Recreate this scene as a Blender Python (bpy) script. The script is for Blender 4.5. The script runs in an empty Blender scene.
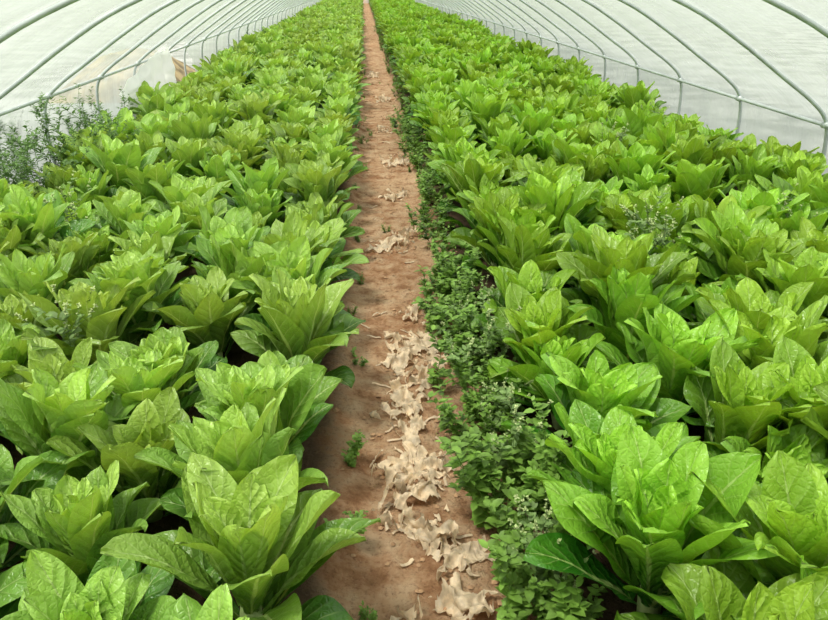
import bpy, math, random
from mathutils import Vector, noise, Matrix
R = random.Random(7)
scene = bpy.context.scene
scene.view_settings.view_transform = 'Standard'
scene.view_settings.look = 'None'
scene.view_settings.exposure = 0.0

def link(o):
    scene.collection.objects.link(o); return o
def new_mesh(name, verts, faces, mat=None, smooth=True, uvs=None, cols=None):
    me = bpy.data.meshes.new(name)
    me.from_pydata(verts, [], faces)
    if uvs is not None:
        l = me.uv_layers.new(name="UVMap")
        vi = [0]*len(me.loops); me.loops.foreach_get("vertex_index", vi)
        flat = []
        for i in vi: flat.extend(uvs[i])
        l.data.foreach_set("uv", flat)
    if cols is not None:
        a = me.attributes.new("tone", 'FLOAT', 'POINT')
        a.data.foreach_set("value", cols)
    if smooth: me.polygons.foreach_set("use_smooth", [True]*len(me.polygons))
    if mat: me.materials.append(mat)
    me.update()
    return me
def sm(a,b,x):
    t=max(0,min(1,(x-a)/(b-a))); return t*t*(3-2*t)

# ---------------------------------------------------------------- node helpers
class NT:
    def __init__(s, name):
        s.m = bpy.data.materials.new(name); s.m.use_nodes=True
        s.t = s.m.node_tree; s.t.nodes.clear()
        s.out = s.t.nodes.new('ShaderNodeOutputMaterial')
    def n(s, typ, **kw):
        x = s.t.nodes.new(typ)
        for k,v in kw.items(): setattr(x,k,v)
        return x
    def l(s,a,b): s.t.links.new(a,b)
    def put(s, sock, v):
        if isinstance(v,(int,float,tuple)): sock.default_value = v
        else: s.l(v,sock)
    def math(s, op, a, b=0.0, c=None, clamp=False):
        x = s.n('ShaderNodeMath', operation=op); x.use_clamp=clamp
        s.put(x.inputs[0],a); s.put(x.inputs[1],b)
        if c is not None: s.put(x.inputs[2],c)
        return x.outputs[0]
    def mix(s, f, a, b, blend='MIX'):
        x = s.n('ShaderNodeMix', data_type='RGBA', blend_type=blend)
        s.put(x.inputs[0],f); s.put(x.inputs[6],a); s.put(x.inputs[7],b)
        return x.outputs[2]
    def noise(s, vec, scale, detail=4, rough=.55):
        x = s.n('ShaderNodeTexNoise'); x.inputs['Scale'].default_value=scale
        x.inputs['Detail'].default_value=detail; x.inputs['Roughness'].default_value=rough
        if vec is not None: s.l(vec,x.inputs['Vector'])
        return x.outputs['Fac']
    def ramp(s, f, a, b, lo=0.0, hi=1.0):
        x = s.n('ShaderNodeMapRange'); x.interpolation_type='SMOOTHSTEP'
        s.put(x.inputs[0],f); x.inputs[1].default_value=a; x.inputs[2].default_value=b
        x.inputs[3].default_value=lo; x.inputs[4].default_value=hi
        return x.outputs[0]
    def bump(s,h,strength,dist):
        x = s.n('ShaderNodeBump'); x.inputs['Strength'].default_value=strength
        x.inputs['Distance'].default_value=dist; s.l(h,x.inputs['Height'])
        return x.outputs['Normal']

# ---------------------------------------------------------------- materials
def leaf_mat(name, dark, light, rib, trans=0.28):
    k = NT(name)
    uv = k.n('ShaderNodeUVMap'); uv.uv_map="UVMap"
    sp = k.n('ShaderNodeSeparateXYZ'); k.l(uv.outputs[0], sp.inputs[0])
    u = k.math('ABSOLUTE', k.math('MULTIPLY_ADD', sp.outputs[0], 2.0, -1.0))
    v = sp.outputs[1]
    tc = k.n('ShaderNodeTexCoord')
    at = k.n('ShaderNodeAttribute'); at.attribute_name="tone"
    oi = k.n('ShaderNodeObjectInfo')
    nz = k.noise(tc.outputs['Object'], 14, 3)
    nf = k.noise(tc.outputs['Object'], 70, 3)
    ph = k.math('SUBTRACT', v, k.math('MULTIPLY', k.math('POWER',u,0.8), 0.22))
    ph = k.math('ADD', ph, k.math('MULTIPLY', nz, 0.05))
    w = k.math('ABSOLUTE', k.math('SINE', k.math('MULTIPLY', ph, math.pi*8.0)))
    vein = k.math('SUBTRACT', 1.0, k.ramp(w, 0.0, 0.30))
    vein = k.math('MULTIPLY', vein, k.ramp(u, 0.95, 0.35))
    wid = k.ramp(v, 0.0, 0.9, 0.17, 0.035)
    mid = k.math('SUBTRACT', 1.0, k.math('DIVIDE', u, wid), clamp=True)
    mid = k.ramp(mid, 0.0, 0.5)
    vo = k.n('ShaderNodeTexVoronoi'); vo.feature='DISTANCE_TO_EDGE'; vo.inputs['Scale'].default_value=75
    k.l(tc.outputs['Object'], vo.inputs['Vector'])
    cell = k.ramp(vo.outputs['Distance'], 0.0, 0.25)
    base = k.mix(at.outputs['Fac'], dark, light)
    hs = k.n('ShaderNodeHueSaturation')
    k.l(base, hs.inputs['Color'])
    hs.inputs['Saturation'].default_value=1.02
    k.l(k.math('MULTIPLY_ADD', oi.outputs['Random'], 0.020, 0.490), hs.inputs['Hue'])
    k.l(k.math('MULTIPLY_ADD', nz, 0.5, k.math('MULTIPLY_ADD', oi.outputs['Random'], 0.28, 0.66)), hs.inputs['Value'])
    c = hs.outputs[0]
    c = k.mix(k.math('MULTIPLY', vein, 0.28), c, rib)
    c = k.mix(k.math('MULTIPLY', mid, 0.70), c, rib)
    h = k.math('ADD', k.math('MULTIPLY', w, 0.9), k.math('MULTIPLY', cell, 0.25))
    h = k.math('ADD', h, k.math('MULTIPLY', nf, 0.35))
    h = k.math('ADD', h, k.math('MULTIPLY', mid, -0.3))
    nrm = k.bump(h, 0.75, 0.0055)
    p = k.n('ShaderNodeBsdfPrincipled')
    k.l(c,p.inputs['Base Color']); p.inputs['Roughness'].default_value=.33
    p.inputs['Specular IOR Level'].default_value=.5
    k.l(nrm,p.inputs['Normal'])
    tr = k.n('ShaderNodeBsdfTranslucent'); k.l(k.mix(1.0, c, (1.25,1.15,.5,1), 'MULTIPLY'), tr.inputs['Color'])
    mx = k.n('ShaderNodeMixShader'); mx.inputs[0].default_value=trans
    k.l(p.outputs[0],mx.inputs[1]); k.l(tr.outputs[0],mx.inputs[2])
    k.l(mx.outputs[0],k.out.inputs[0])
    return k.m
M_leafL = leaf_mat("lettuce_leaf_light", (.065,.19,.024,1), (.45,.65,.135,1), (.56,.71,.29,1))
M_leafR = leaf_mat("lettuce_leaf_deep", (.035,.14,.011,1), (.40,.65,.078,1), (.51,.68,.23,1))

def simple(name, col, rough=.6, metal=0, var=0.2, scale=30, bump=0.0, trans=0.0, spec=.4):
    k = NT(name); tc = k.n('ShaderNodeTexCoord')
    nz = k.noise(tc.outputs['Object'], scale, 5)
    dk = tuple(x*(1-var) for x in col[:3])+(1,); lt=tuple(min(1,x*(1+var)) for x in col[:3])+(1,)
    c = k.mix(k.ramp(nz,.3,.7), dk, lt)
    p = k.n('ShaderNodeBsdfPrincipled'); k.l(c,p.inputs['Base Color'])
    p.inputs['Roughness'].default_value=rough; p.inputs['Metallic'].default_value=metal
    p.inputs['Specular IOR Level'].default_value=spec
    if bump: k.l(k.bump(nz,bump,.01),p.inputs['Normal'])
    if trans:
        tr=k.n('ShaderNodeBsdfTranslucent'); k.l(c,tr.inputs['Color'])
        mx=k.n('ShaderNodeMixShader'); mx.inputs[0].default_value=trans
        k.l(p.outputs[0],mx.inputs[1]); k.l(tr.outputs[0],mx.inputs[2]); k.l(mx.outputs[0],k.out.inputs[0])
    else: k.l(p.outputs[0],k.out.inputs[0])
    return k.m
M_stem = simple("lettuce_stem", (.35,.45,.18,1), .6)
M_weed = simple("weed_leaf", (.19,.34,.055,1), .5, var=.45, scale=12, trans=.3)
M_weedblue = simple("weed_leaf_greyish", (.19,.30,.09,1), .6, var=.35, scale=12, trans=.25)
M_weeddark = simple("tall_weed_leaf", (.13,.24,.06,1), .6, var=.35, scale=12, trans=.25)
M_seed = simple("weed_seed_head", (.42,.50,.22,1), .8, var=.3, scale=60)
M_pipe = simple("galvanised_pipe", (.50,.55,.54,1), .45, metal=.35, var=.12, scale=8)
M_scrap = simple("dried_mulch_film", (.72,.57,.40,1), .42, var=.32, scale=26, bump=.6, trans=.3)
M_whitefilm = simple("white_sheet", (.95,.95,.93,1), .5, var=.03, scale=5, trans=.35)
M_clod = simple("soil_clod", (.38,.23,.13,1), .95, var=.3, scale=25, bump=.6)
M_bank = simple("earth_bank_soil", (.24,.19,.10,1), .95, var=.5, scale=4, bump=.6)

def soil_mat():
    k = NT("path_soil"); tc=k.n('ShaderNodeTexCoord'); P=tc.outputs['Object']
    n1=k.noise(P,1.3,5,.6); n2=k.noise(P,9,8,.65); n3=k.noise(P,60,6,.7)
    c=k.mix(k.ramp(n1,.35,.65),(.42,.215,.11,1),(.56,.35,.205,1))
    c=k.mix(k.ramp(n2,.42,.68),c,(.62,.43,.275,1))
    c=k.mix(k.math('MULTIPLY',k.ramp(n2,.50,.32),.8),c,(.24,.11,.05,1))
    c=k.mix(k.math('MULTIPLY',k.ramp(n3,.5,.3),.65),c,(.20,.095,.05,1))
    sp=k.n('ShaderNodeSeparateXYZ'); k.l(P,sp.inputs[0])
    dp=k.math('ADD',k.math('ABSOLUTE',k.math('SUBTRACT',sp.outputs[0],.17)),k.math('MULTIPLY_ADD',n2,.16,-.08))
    c=k.mix(k.ramp(dp,.26,.40),c,(.085,.055,.032,1))  # bed soil darkened: shade under the canopy painted into the colour
    ax=k.math('ABSOLUTE',k.math('SUBTRACT',sp.outputs[0],.32))
    c=k.mix(k.ramp(ax,3.0,3.3),c,k.mix(k.ramp(n1,.4,.6),(.24,.26,.235,1),(.38,.40,.375,1)))
    h=k.math('ADD',k.math('MULTIPLY',n2,1.0),k.math('MULTIPLY',n3,.5))
    p=k.n('ShaderNodeBsdfPrincipled'); k.l(c,p.inputs['Base Color']); p.inputs['Roughness'].default_value=.95
    p.inputs['Specular IOR Level'].default_value=.15
    k.l(k.bump(h,1.0,.05),p.inputs['Normal']); k.l(p.outputs[0],k.out.inputs[0]); return k.m
M_soil = soil_mat()

def film_mat():
    k = NT("polythene_film"); tc=k.n('ShaderNodeTexCoord'); P=tc.outputs['Object']
    mp=k.n('ShaderNodeMapping'); mp.inputs['Scale'].default_value=(1,.25,1); k.l(P,mp.inputs[0])
    mp2=k.n('ShaderNodeMapping'); mp2.inputs['Scale'].default_value=(1.2,5,1.2); k.l(P,mp2.inputs[0])
    n1=k.noise(mp.outputs[0],1.6,6,.6); n2=k.noise(P,14,4); n3=k.noise(mp2.outputs[0],1.0,4,.6)
    sp=k.n('ShaderNodeSeparateXYZ'); k.l(P,sp.inputs[0])
    low=k.ramp(sp.outputs[2],.75,.1)
    op=k.math('ADD',k.math('MULTIPLY_ADD',k.ramp(n1,.3,.7),.24,.40),k.math('MULTIPLY',low,.22))
    op=k.math('ADD',op,k.ramp(n3,.40,.68,0.0,.14),clamp=True)
    tr=k.n('ShaderNodeBsdfTranslucent'); tr.inputs[0].default_value=(.55,.60,.585,1)
    df=k.n('ShaderNodeBsdfDiffuse'); df.inputs[0].default_value=(.55,.60,.585,1)
    m1=k.n('ShaderNodeMixShader'); m1.inputs[0].default_value=.35
    nb=k.bump(k.math('ADD',n3,k.math('MULTIPLY',n2,.12)),.45,.08)
    k.l(nb,tr.inputs['Normal']); k.l(nb,df.inputs['Normal'])
    k.l(tr.outputs[0],m1.inputs[1]); k.l(df.outputs[0],m1.inputs[2])
    tp=k.n('ShaderNodeBsdfTransparent'); tp.inputs[0].default_value=(.96,.98,.97,1)
    m2=k.n('ShaderNodeMixShader'); k.l(op,m2.inputs[0]); k.l(tp.outputs[0],m2.inputs[1]); k.l(m1.outputs[0],m2.inputs[2])
    gl=k.n('ShaderNodeBsdfGlossy'); gl.inputs['Roughness'].default_value=.22
    k.l(nb,gl.inputs['Normal'])
    fr=k.n('ShaderNodeFresnel'); fr.inputs[0].default_value=1.3
    m3=k.n('ShaderNodeMixShader'); k.l(k.math('MULTIPLY',fr.outputs[0],.5),m3.inputs[0]); k.l(m2.outputs[0],m3.inputs[1]); k.l(gl.outputs[0],m3.inputs[2])
    k.l(m3.outputs[0],k.out.inputs[0]); return k.m
M_film = film_mat()

# ---------------------------------------------------------------- ground
PX=.16
def path_c(y): return PX+.02*math.sin(y*.9)+.0035*min(y,14)*1.2
def gz(x,y):
    inside = sm(3.6,3.2,x)*sm(-3.0,-2.6,x)
    d=abs(x-path_c(y))
    bed=.05*sm(.20,.36,d)
    z=bed*inside
    z+=.012*noise.noise(Vector((x*3,y*3,0)))+.014*noise.noise(Vector((x*11,y*11,2)))*inside+.010*noise.noise(Vector((x*28,y*28,5)))*inside
    return z
xs=[-120,-60,-30,-15,-8,-5,-4,-3.4]+[-2.9+.12*i for i in range(21)]
xs=[x for x in xs if x<-.5]+[-.5+.025*i for i in range(54)]
xs+= [.9+.12*i for i in range(22)]+[3.7,4.5,6,9,15,30,60,120]
ys=[-30,-15,-8,-4,-2,-1,-.5,0]; y=0.3
while y<7: ys.append(y); y+=.025
while y<20: ys.append(y); y+=.1
while y<70: ys.append(y); y+=.6
ys+=[80,100,140,200]
V=[(x,y,gz(x,y)) for y in ys for x in xs]; nx=len(xs)
F=[(j*nx+i,j*nx+i+1,(j+1)*nx+i+1,(j+1)*nx+i) for j in range(len(ys)-1) for i in range(nx-1)]
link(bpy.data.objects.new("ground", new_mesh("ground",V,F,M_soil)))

# ---------------------------------------------------------------- greenhouse profile
XL,XR=-2.68,3.32
XC=(XL+XR)/2; HW=(XR-XL)/2
half=[(HW-.02,-.05),(HW,.25),(HW,.52),(HW-.04,.70),(HW-.17,.83),(HW-.40,.985),(HW-.80,1.25),(HW-1.18,1.46),(HW-1.8,1.69),(HW-2.4,1.82),(0.35,1.875)]
ctrl=[(XC+a,b) for a,b in half]+[(XC,1.885)]+[(XC-a,b) for a,b in reversed(half)]
def catmull(P,seg=4):
    out=[]
    for i in range(len(P)-1):
        p0=P[max(0,i-1)];p1=P[i];p2=P[i+1];p3=P[min(len(P)-1,i+2)]
        for s in range(seg):
            t=s/seg
            out.append(tuple(.5*((2*p1[k])+(-p0[k]+p2[k])*t+(2*p0[k]-5*p1[k]+4*p2[k]-p3[k])*t*t+(-p0[k]+3*p1[k]-3*p2[k]+p3[k])*t**3) for k in range(len(p1))))
    out.append(P[-1]); return out
prof=catmull(ctrl,4)
Y0,Y1=-3.0,64.0
def tube(pts,r,n=8,V=None,F=None,closed=False):
    V=[] if V is None else V; F=[] if F is None else F
    b=len(V)
    for i,p in enumerate(pts):
        p=Vector(p); a=Vector(pts[max(0,i-1)]); c=Vector(pts[min(len(pts)-1,i+1)])
        d=(c-a).normalized(); up=Vector((0,1,0)) if abs(d.y)<.9 else Vector((0,0,1))
        s=d.cross(up).normalized(); t=d.cross(s)
        rr=r[i] if isinstance(r,list) else r
        for k in range(n):
            an=2*math.pi*k/n; V.append(tuple(p+s*math.cos(an)*rr+t*math.sin(an)*rr))
    for i in range(len(pts)-1):
        for k in range(n):
            F.append((b+i*n+k,b+i*n+(k+1)%n,b+(i+1)*n+(k+1)%n,b+(i+1)*n+k))
    F.append(tuple(b+k for k in range(n))[::-1]); F.append(tuple(b+(len(pts)-1)*n+k for k in range(n)))
    return V,F
frame=link(bpy.data.objects.new("greenhouse_frame",None))
V=[];F=[]
hy=5.04-1.3*6
hoops=[]
while hy<Y1:
    tube([(x,hy,z) for x,z in prof],.0145,8,V,F); hoops.append(hy); hy+=1.3
o=link(bpy.data.objects.new("hoops",new_mesh("hoops",V,F,M_pipe))); o.parent=frame
V=[];F=[]
for (x,z),r in (((XR-.035,.665),.015),((XL+.075,.74),.015),((XC,1.86),.015)):
    tube([(x,Y0+i*(Y1-Y0)/40,z) for i in range(41)],r,8,V,F)
for h in hoops:
    for x,z in ((XR-.03,.665),(XL+.07,.74)):
        tube([(x,h-.03,z),(x,h+.03,z)],.026,8,V,F)
o=link(bpy.data.objects.new("purlins",new_mesh("purlins",V,F,M_pipe))); o.parent=frame

# film
n=len(prof); V=[];F=[]
y=Y0
ylist=[]
while y<Y1: ylist.append(y); y+=.13 if y<16 else (.26 if y<24 else .65)
ylist.append(Y1)
for y in ylist:
    ph=((y-5.04)/1.3)%1.0
    sag=.045*math.sin(math.pi*ph)
    for i,(x,z) in enumerate(prof):
        cx,cz=XC,.2
        d=Vector((x-cx,z-cz)).normalized()
        off=.022-sag*(.5+.5*noise.noise(Vector((x*.7,y*.4,z))))+.016*noise.noise(Vector((x*2,y*2.3,z*2)))
        V.append((x+d.x*max(off,-.0)+ (d.x*.004),y,z+d.y*max(off,0)))
for j in range(len(ylist)-1):
    ym=(ylist[j]+ylist[j+1])/2
    for i in range(n-1):
        xm=(prof[i][0]+prof[i+1][0])/2; zm=(prof[i][1]+prof[i+1][1])/2
        if xm<XL+.25 and 9.0<ym<12.2 and zm<.36+.48*math.sin((ym-9.0)/3.2*math.pi)**.7: continue
        F.append((j*n+i,j*n+i+1,(j+1)*n+i+1,(j+1)*n+i))
link(bpy.data.objects.new("greenhouse_film",new_mesh("greenhouse_film",V,F,M_film)))
V=[(x,Y1+.02,z) for x,z in prof]; F=[tuple(range(len(V)))]
link(bpy.data.objects.new("wall_back",new_mesh("wall_back",V,F,M_film,smooth=False)))

V=[];F=[]; a=44;b=16
for j in range(b):
    for i in range(a):
        s=i/(a-1); t=j/(b-1); y=8.0+s*2.2
        top=.52+.36*s**.8; bot=.18+.16*s
        z=top+(bot-top)*t; x=XL+.10+.09*t
        w=.035*math.sin(s*26+t*3)*(.3+t)+.03*noise.noise(Vector((s*6,t*6,1)))
        V.append((x+w,y,z+.02*noise.noise(Vector((s*8,t*5,4)))))
for j in range(b-1):
    for i in range(a-1): F.append((j*a+i,j*a+i+1,(j+1)*a+i+1,(j+1)*a+i))
link(bpy.data.objects.new("torn_vent_sheet",new_mesh("torn_vent_sheet",V,F,M_whitefilm)))
V=[];F=[];a=50;b=14
for j in range(b):
    for i in range(a):
        s=i/(a-1);t=j/(b-1);y=11+s*4;x=-4.8+t*1.8
        z=.62*math.sin(math.pi*t)*(math.sin(math.pi*s)**.6)*(1+.35*noise.noise(Vector((x*1.5,y*1.2,0))))-.04+.04*noise.noise(Vector((x*6,y*6,0)))*math.sin(math.pi*t)
        V.append((x,y,z))
for j in range(b-1):
    for i in range(a-1): F.append((j*a+i,j*a+i+1,(j+1)*a+i+1,(j+1)*a+i))
link(bpy.data.objects.new("earth_bank",new_mesh("earth_bank",V,F,M_bank)))

# ---------------------------------------------------------------- lettuce
def wprof(v):
    base=.27+.10*v
    body=sm(.0,.58,v)
    w=base*(1-body)+body
    if v>.55:
        q=(v-.55)/.45
        w*=max(0,(1-q**2.05))**.60
    return w
def add_leaf(V,F,U,T,rr,az,base,L,W,e0,e1,cup,tone,nu=10,nv=17):
    ph=rr.uniform(0,6.28); fr=rr.uniform(5,11); amp=rr.uniform(.04,.17)*W
    roll=rr.uniform(-.35,.35); side=rr.uniform(-.22,.22)
    seed=rr.uniform(0,100)
    b=len(V)
    ca,sa=math.cos(az),math.sin(az)
    pr,pz=base[0],base[1]; lat=0
    for j in range(nv):
        v=j/(nv-1)
        e=e0+(e1-e0)*(v**1.9)
        if j: 
            ds=L/(nv-1); pr+=math.cos(e)*ds; pz+=math.sin(e)*ds; lat+=side*v*ds
        w=max(.003,W*.5*wprof(v))
        nr,nz_=-math.sin(e),math.cos(e)
        cr=cup*(1.0-.45*v)
        for i in range(nu):
            u=-1+2*i/(nu-1)
            th=u*cr
            xx=w*math.sin(th)/max(cr,.05)
            nn=w*(1-math.cos(th))/max(cr,.05)
            nn+=.18*w*abs(u)*(1-.5*abs(u))
            nn+=amp*abs(u)**2.2*math.sin(fr*v+ph+(1.3 if u>0 else 0))*sm(.1,.5,v)
            veinp=v-.22*abs(u)**.8
            nn+=.004*abs(math.sin(veinp*math.pi*8))*sm(0,.3,abs(u))*sm(1.02,.7,abs(u))*sm(.05,.3,v)
            nn+=.009*noise.noise(Vector((u*1.8+seed,v*4,seed)))
            xr=xx*math.cos(roll*v)-nn*math.sin(roll*v); nn2=nn*math.cos(roll*v)+xx*math.sin(roll*v)
            r=pr+nr*nn2; z=pz+nz_*nn2; l=lat+xr
            V.append((r*ca-l*sa, r*sa+l*ca, z)); U.append(((u+1)/2,v))
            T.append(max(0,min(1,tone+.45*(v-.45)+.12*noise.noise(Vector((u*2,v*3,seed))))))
    for j in range(nv-1):
        for i in range(nu-1):
            F.append((b+j*nu+i,b+j*nu+i+1,b+(j+1)*nu+i+1,b+(j+1)*nu+i))
def make_lettuce(seed,mat):
    rr=random.Random(seed); V=[];F=[];U=[];T=[]
    N=rr.randint(22,27); az=rr.uniform(0,6.28)
    up=rr.uniform(-5,7)
    for i in range(N):
        f=i/(N-1)          # 0 outer, 1 inner
        az+=2.39996+rr.uniform(-.3,.3)
        L=(.255+.07*math.sin(min(1,f*1.35)*math.pi*.7) -.13*f**2.6)*rr.uniform(.86,1.14)
        W=(.142-.070*f**1.7)*rr.uniform(.86,1.16)
        e0=math.radians(min(88,36+50*f**.62+up+rr.uniform(-7,7)))
        e1=math.radians(-12+86*f**.60+up+rr.uniform(-18,14))
        cup=.38+.50*f+rr.uniform(-.15,.25)
        zb=.05+.13*f
        add_leaf(V,F,U,T,rr,az,(.016+.018*(1-f),zb),L,W,e0,e1,cup,-.12+.95*f**.8+rr.uniform(-.12,.15))  # tone: older outer leaves darker, with shadow painted in on top
    nf=len(F)
    b=len(V); tube([(0,0,-.05),(0,0,.08),(0,0,.2)],[.022,.026,.012],8,V,F)
    U+= [(.5,.1)]*(len(V)-b); T+=[.8]*(len(V)-b)
    me=new_mesh("lettuce_mesh",V,F,mat,uvs=U,cols=T)
    me.materials.append(M_stem)
    for p in me.polygons[nf:]: p.material_index=1
    return me
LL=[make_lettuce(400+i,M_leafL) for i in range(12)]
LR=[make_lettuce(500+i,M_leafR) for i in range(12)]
def bed(rows,meshes,seed,scale,wall):
    rr=random.Random(seed)
    par=link(bpy.data.objects.new("lettuce_bed",None)); par.location=(rows[len(rows)//2],30,0)
    k=0
    for ri,x in enumerate(rows):
        y=-1.0+rr.uniform(0,.3)
        while y<63.3:
            jit=.03 if ri==0 else .09
            px=x+rr.uniform(-jit,jit)+.0035*min(y,14)*1.2; py=y+rr.uniform(-.05,.05)
            st=rr.uniform(.28,.36)
            px=min(max(px,-2.40),3.04)
            if wall and ri==len(rows)-1 and (4.6<py<8.0 or 8.4<py<12): y+=st; continue
            o=bpy.data.objects.new("lettuce_plant_%d"%k,rr.choice(meshes)); k+=1
            o.parent=par
            s=scale*rr.uniform(.80,1.20)
            if ri==0: s=scale*rr.uniform(.92,1.1)
            o.location=(px-par.location.x,py-par.location.y,gz(px,py)-.04+rr.uniform(0,.06))
            o.scale=(s,s,s*rr.uniform(.84,1.10)); o.rotation_euler=(rr.uniform(-.18,.18),rr.uniform(-.18,.18),rr.uniform(0,6.28))
            link(o); y+=st
bed([-.335,-.72,-1.10,-1.48,-1.86,-2.20,-2.38],LL,1,1.12,True)
bed([.725,1.10,1.48,1.86,2.24,2.62,2.98],LR,2,1.14,False)

# ---------------------------------------------------------------- weeds
def make_weed(seed,h,nst,mat,leafsz,seedhead=False,spread=.12,dens=26,feather=False):
    rr=random.Random(seed);V=[];F=[];mi=[]
    def leaf(p,d,sz,m):
        d=d.normalized(); up=Vector((0,0,1)); s=d.cross(up)
        if s.length<.05: s=Vector((1,0,0))
        s.normalize(); n=s.cross(d)
        b=len(V); wd=.30 if not feather else .18
        for (a,c,e) in ((0,0,0),(.35,wd,.06),(.35,0,-.02),(.35,-wd,.06),(.7,wd*.8,.0),(.7,0,-.07),(.7,-wd*.8,.0),(1,0,-.14)):
            V.append(tuple(p+d*(a*sz)+s*(c*sz)+n*(e*sz)))
        for f in ((0,2,1),(0,3,2),(1,2,5,4),(2,3,6,5),(4,5,7),(5,6,7)):
            F.append(tuple(b+q for q in f)); mi.append(m)
    def stem(p,d,L,r,level):
        pts=[p.copy()]; n=7; q=p.copy(); dd=d.normalized()
        for i in range(n):
            dd=(dd+Vector((rr.uniform(-.12,.12),rr.uniform(-.12,.12),.07))).normalized()
            q=q+dd*(L/n); pts.append(q.copy())
        f0=len(F)
        tube([tuple(x) for x in pts],[r*(1-.75*i/n) for i in range(n+1)],5,V,F)
        mi.extend([0]*(len(F)-f0))
        cnt=int(dens*L/h*(1.0 if level==0 else .9))+4
        for c in range(cnt):
            t=rr.uniform(.12 if level==0 else .05,1)*n; i=min(n-1,int(t)); pp=pts[i].lerp(pts[i+1],t-i)
            a=rr.uniform(0,6.28); dv=Vector((math.cos(a),math.sin(a),rr.uniform(-.1,.9)))
            if seedhead and t/n>.7:
                for _ in range(3): leaf(pp,Vector((rr.uniform(-1,1),rr.uniform(-1,1),rr.uniform(0,1.5))),leafsz*.32,1)
            else: leaf(pp,dv,leafsz*rr.uniform(.5,1.2)*(1.1-.5*t/n),0)
        if level<1:
            for c in range(7):
                i=rr.randint(1,n-1); a=rr.uniform(0,6.28)
                stem(pts[i],Vector((math.cos(a),math.sin(a),rr.uniform(.5,1.2))),L*rr.uniform(.25,.45),r*.5,level+1)
    for k in range(nst):
        a=rr.uniform(0,6.28); q=rr.uniform(0,spread)
        stem(Vector((math.cos(a)*q,math.sin(a)*q,-.02)),Vector((math.cos(a)*.3,math.sin(a)*.3,1)),h*rr.uniform(.5,1.1),.003,0)
    me=new_mesh("weed_mesh",V,F,mat); me.materials.append(M_seed)
    me.polygons.foreach_set("material_index",mi); return me
W1=[make_weed(300+i,.32,3,M_weed,.050) for i in range(6)]
W2=[make_weed(310+i,.42,3,M_weedblue,.036,seedhead=True) for i in range(3)]
W3=[make_weed(320+i,.80,6,M_weeddark,.06,dens=80,spread=.26,feather=True) for i in range(3)]
W4=[make_weed(330+i,.12,4,M_weed,.022,dens=14,spread=.06) for i in range(3)]
rw=random.Random(5)
def clump(name,items):
    par=link(bpy.data.objects.new(name,None)); par.location=(items[0][1],items[0][2],0)
    for i,(ms,x,y,s) in enumerate(items):
        o=link(bpy.data.objects.new("%s_stem_%d"%(name,i),rw.choice(ms))); o.parent=par
        o.location=(x-par.location.x,y-par.location.y,gz(x,y)); o.scale=(s,s,s); o.rotation_euler=(rw.uniform(-.2,.2),rw.uniform(-.2,.2),rw.uniform(0,6.28))
it=[]
y=.7
while y<3.8:
    it.append((W1,.43+rw.uniform(-.06,.09),y,rw.uniform(.5,1.1))); y+=.065
while y<9:
    it.append((W1,.47+rw.uniform(-.05,.06),y,rw.uniform(.5,.95))); y+=.16
while y<30:
    it.append((W1,.51+rw.uniform(-.05,.06),y,rw.uniform(.5,.8))); y+=.6
for yy in (1.5,2.0,2.25,2.45,2.7,2.9,3.1): it.append((W2,.43+rw.uniform(-.05,.05),yy,rw.uniform(.75,1.0)))
clump("path_edge_weeds",it)
it=[]
y=1.2
while y<20:
    it.append((W4,-.06+rw.uniform(-.06,.03),y,rw.uniform(.4,1.0))); y+=rw.uniform(.25,.8)
it+= [(W4,.20+rw.uniform(-.2,.2),rw.uniform(3,16),rw.uniform(.3,.6)) for _ in range(9)]
clump("small_path_weeds",it)
clump("tall_weeds",[(W3,-2.36,5.0,1.0),(W3,-2.40,5.4,.95),(W3,-2.36,5.8,1.0),(W3,-2.38,6.2,.92),(W3,-2.38,6.7,.82),(W3,-2.40,7.2,.82),(W3,-2.38,4.7,.95),(W3,-2.40,13.5,.75),(W3,-2.40,18,.75)])
clump("seeding_weeds",[(W2,1.45,3.2,1.3),(W2,1.55,3.5,1.35),(W2,1.35,3.4,1.25),(W2,-1.2,2.55,1.2),(W2,-1.65,4.2,1.3),(W2,2.4,3.6,1.3),(W2,1.9,5.5,1.35),(W2,-1.62,2.1,1.25),(W2,2.5,6.5,1.35)])

# ---------------------------------------------------------------- litter on path
def scrap(cx,cy,lx,ly,seed,rot=0,thr=.0,hgt=.05,V=None,F=None):
    step=.0055; a=max(4,int(lx/step)); b=max(4,int(ly/step)); base=len(V); idx={}
    c,s=math.cos(rot),math.sin(rot)
    for j in range(b):
        for i in range(a):
            u=i/(a-1)-.5; v=j/(b-1)-.5
            x0=u*lx; y0=v*ly
            sv=Vector((x0*6+seed,y0*6,seed))
            wx=.06*noise.noise(sv)+.028*noise.noise(sv*4); wy=.06*noise.noise(sv+Vector((9,9,9)))+.028*noise.noise(sv*4+Vector((5,1,2)))
            x1=x0+wx; y1=y0+wy
            x=cx+x1*c-y1*s; y=cy+x1*s+y1*c
            r1=max(0,1-abs(noise.noise(Vector((x0*14+seed,y0*10,seed*.3))))*3.2)
            r2=max(0,1-abs(noise.noise(Vector((x0*44,y0*34+seed,seed))))*2.6)
            amp=.4+1.1*max(0,noise.noise(Vector((x0*6,y0*6,seed+3)))+.25)
            z=gz(x,y)+.003+hgt*r1*amp+.026*r2*amp
            V.append((x,y,max(z,gz(x,y)+.002)))
            e=max(abs(u),abs(v))*2
            idx[(i,j)]=(1-e**2)*.95+1.1*noise.noise(Vector((u*lx*9+seed,v*ly*9,7)))+1.1*noise.noise(Vector((u*lx*34+seed,v*ly*22,2)))
    for j in range(b-1):
        for i in range(a-1):
            if idx[(i,j)]>.60+thr: F.append((base+j*a+i,base+j*a+i+1,base+(j+1)*a+i+1,base+(j+1)*a+i))
V=[];F=[]
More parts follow.
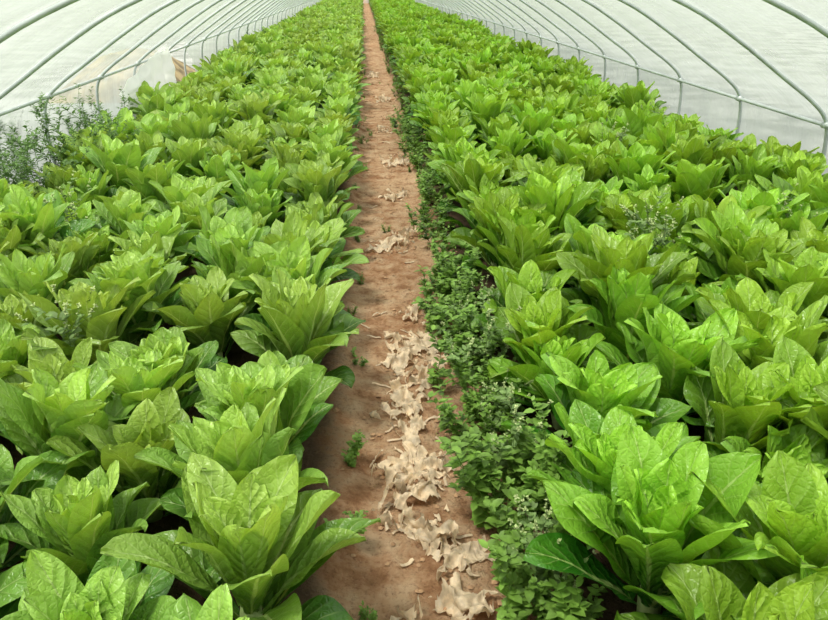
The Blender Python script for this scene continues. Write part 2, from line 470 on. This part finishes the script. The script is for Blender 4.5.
for q in [(.24,3.0,.32,.5,1,.1,-.1),(.17,2.62,.20,.55,2,-.3,-.02),(.13,2.25,.20,.55,3,.2,.0),(.13,1.92,.24,.45,4,-.1,-.03),
          (.23,1.70,.24,.32,5,.6,-.05),(.26,1.45,.2,.26,7,.2,.05),(.12,4.5,.34,.3,8,.1,.05),(.26,4.75,.25,.2,9,.2,.05),
          (.26,6.9,.26,.3,11,0,-.05),(.05,2.1,.13,.3,14,0,.12),(.27,3.4,.24,.26,15,.4,.1),(.12,1.3,.22,.3,16,.4,.15),(.2,5.7,.25,.3,31,0,.1),(.2,8.6,.2,.35,32,0,.0),(.25,11,.22,.5,33,0,.0),(.15,14,.25,.6,34,0,.0)]:
    scrap(q[0],q[1],q[2],q[3],q[4]*3.7,q[5],q[6],V=V,F=F)
rb=random.Random(21)
for _ in range(60):
    y=1.2+rb.random()*2.3 if rb.random()<.85 else rb.uniform(3.5,8); x=path_c(y)-.02+rb.gauss(0,.08)
    an=rb.uniform(0,6.28); L=rb.uniform(.04,.12); wd=rb.uniform(.002,.007); m=10; b=len(V)
    for i in range(m):
        an+=rb.uniform(-.5,.5); x+=math.cos(an)*L/m; y+=math.sin(an)*L/m
        z=gz(x,y)+.004+.018*abs(noise.noise(Vector((x*20,y*20,_))))
        sx,sy=-math.sin(an)*wd,math.cos(an)*wd
        V.append((x+sx,y+sy,z)); V.append((x,y,z+wd*.8)); V.append((x-sx,y-sy,z-.001))
    for i in range(m-1):
        F.append((b+i*3,b+i*3+1,b+i*3+4,b+i*3+3)); F.append((b+i*3+1,b+i*3+2,b+i*3+5,b+i*3+4))
link(bpy.data.objects.new("crumpled_mulch_film",new_mesh("crumpled_mulch_film",V,F,M_scrap)))
V=[];F=[]
rc=random.Random(9)
for _ in range(800):
    y=.9+rc.random()**1.6*12; x=path_c(y)+rc.gauss(0,.17); r=rc.uniform(.003,.014)
    b=len(V); z=gz(x,y)+r*.3
    for (ax,ay,az_) in ((0,0,1),(1,0,.1),(.3,.95,0),(-.8,.6,.1),(-.8,-.6,0),(.3,-.95,.1),(0,0,-1)):
        k=rc.uniform(.75,1.2); V.append((x+ax*r*k,y+ay*r*k,z+az_*r*.7*k))
    for i in range(5):
        F.append((b,b+1+i,b+1+(i+1)%5)); F.append((b+6,b+1+(i+1)%5,b+1+i))
link(bpy.data.objects.new("soil_clods",new_mesh("soil_clods",V,F,M_clod,smooth=False)))

# ---------------------------------------------------------------- light
w=bpy.data.worlds.new("sky"); scene.world=w; w.use_nodes=True
nt=w.node_tree; bg=nt.nodes['Background']; bg.inputs[0].default_value=(1.0,.99,.96,1); bg.inputs[1].default_value=1.25
sd=bpy.data.lights.new("sun","SUN"); sd.energy=6.6; sd.angle=math.radians(14); sd.color=(1,.96,.84)
so=link(bpy.data.objects.new("sun",sd)); so.rotation_euler=Vector((-.38,-.12,1)).to_track_quat('Z','Y').to_euler()

# ---------------------------------------------------------------- camera
cd=bpy.data.cameras.new("camera"); cam=link(bpy.data.objects.new("camera",cd))
cd.sensor_width=36; cd.lens=36*720/828; cd.clip_start=.05; cd.clip_end=500
cam.location=(0,0,1.6); cam.rotation_euler=(math.radians(90-24.5),0,math.radians(-3.76))
scene.camera=cam
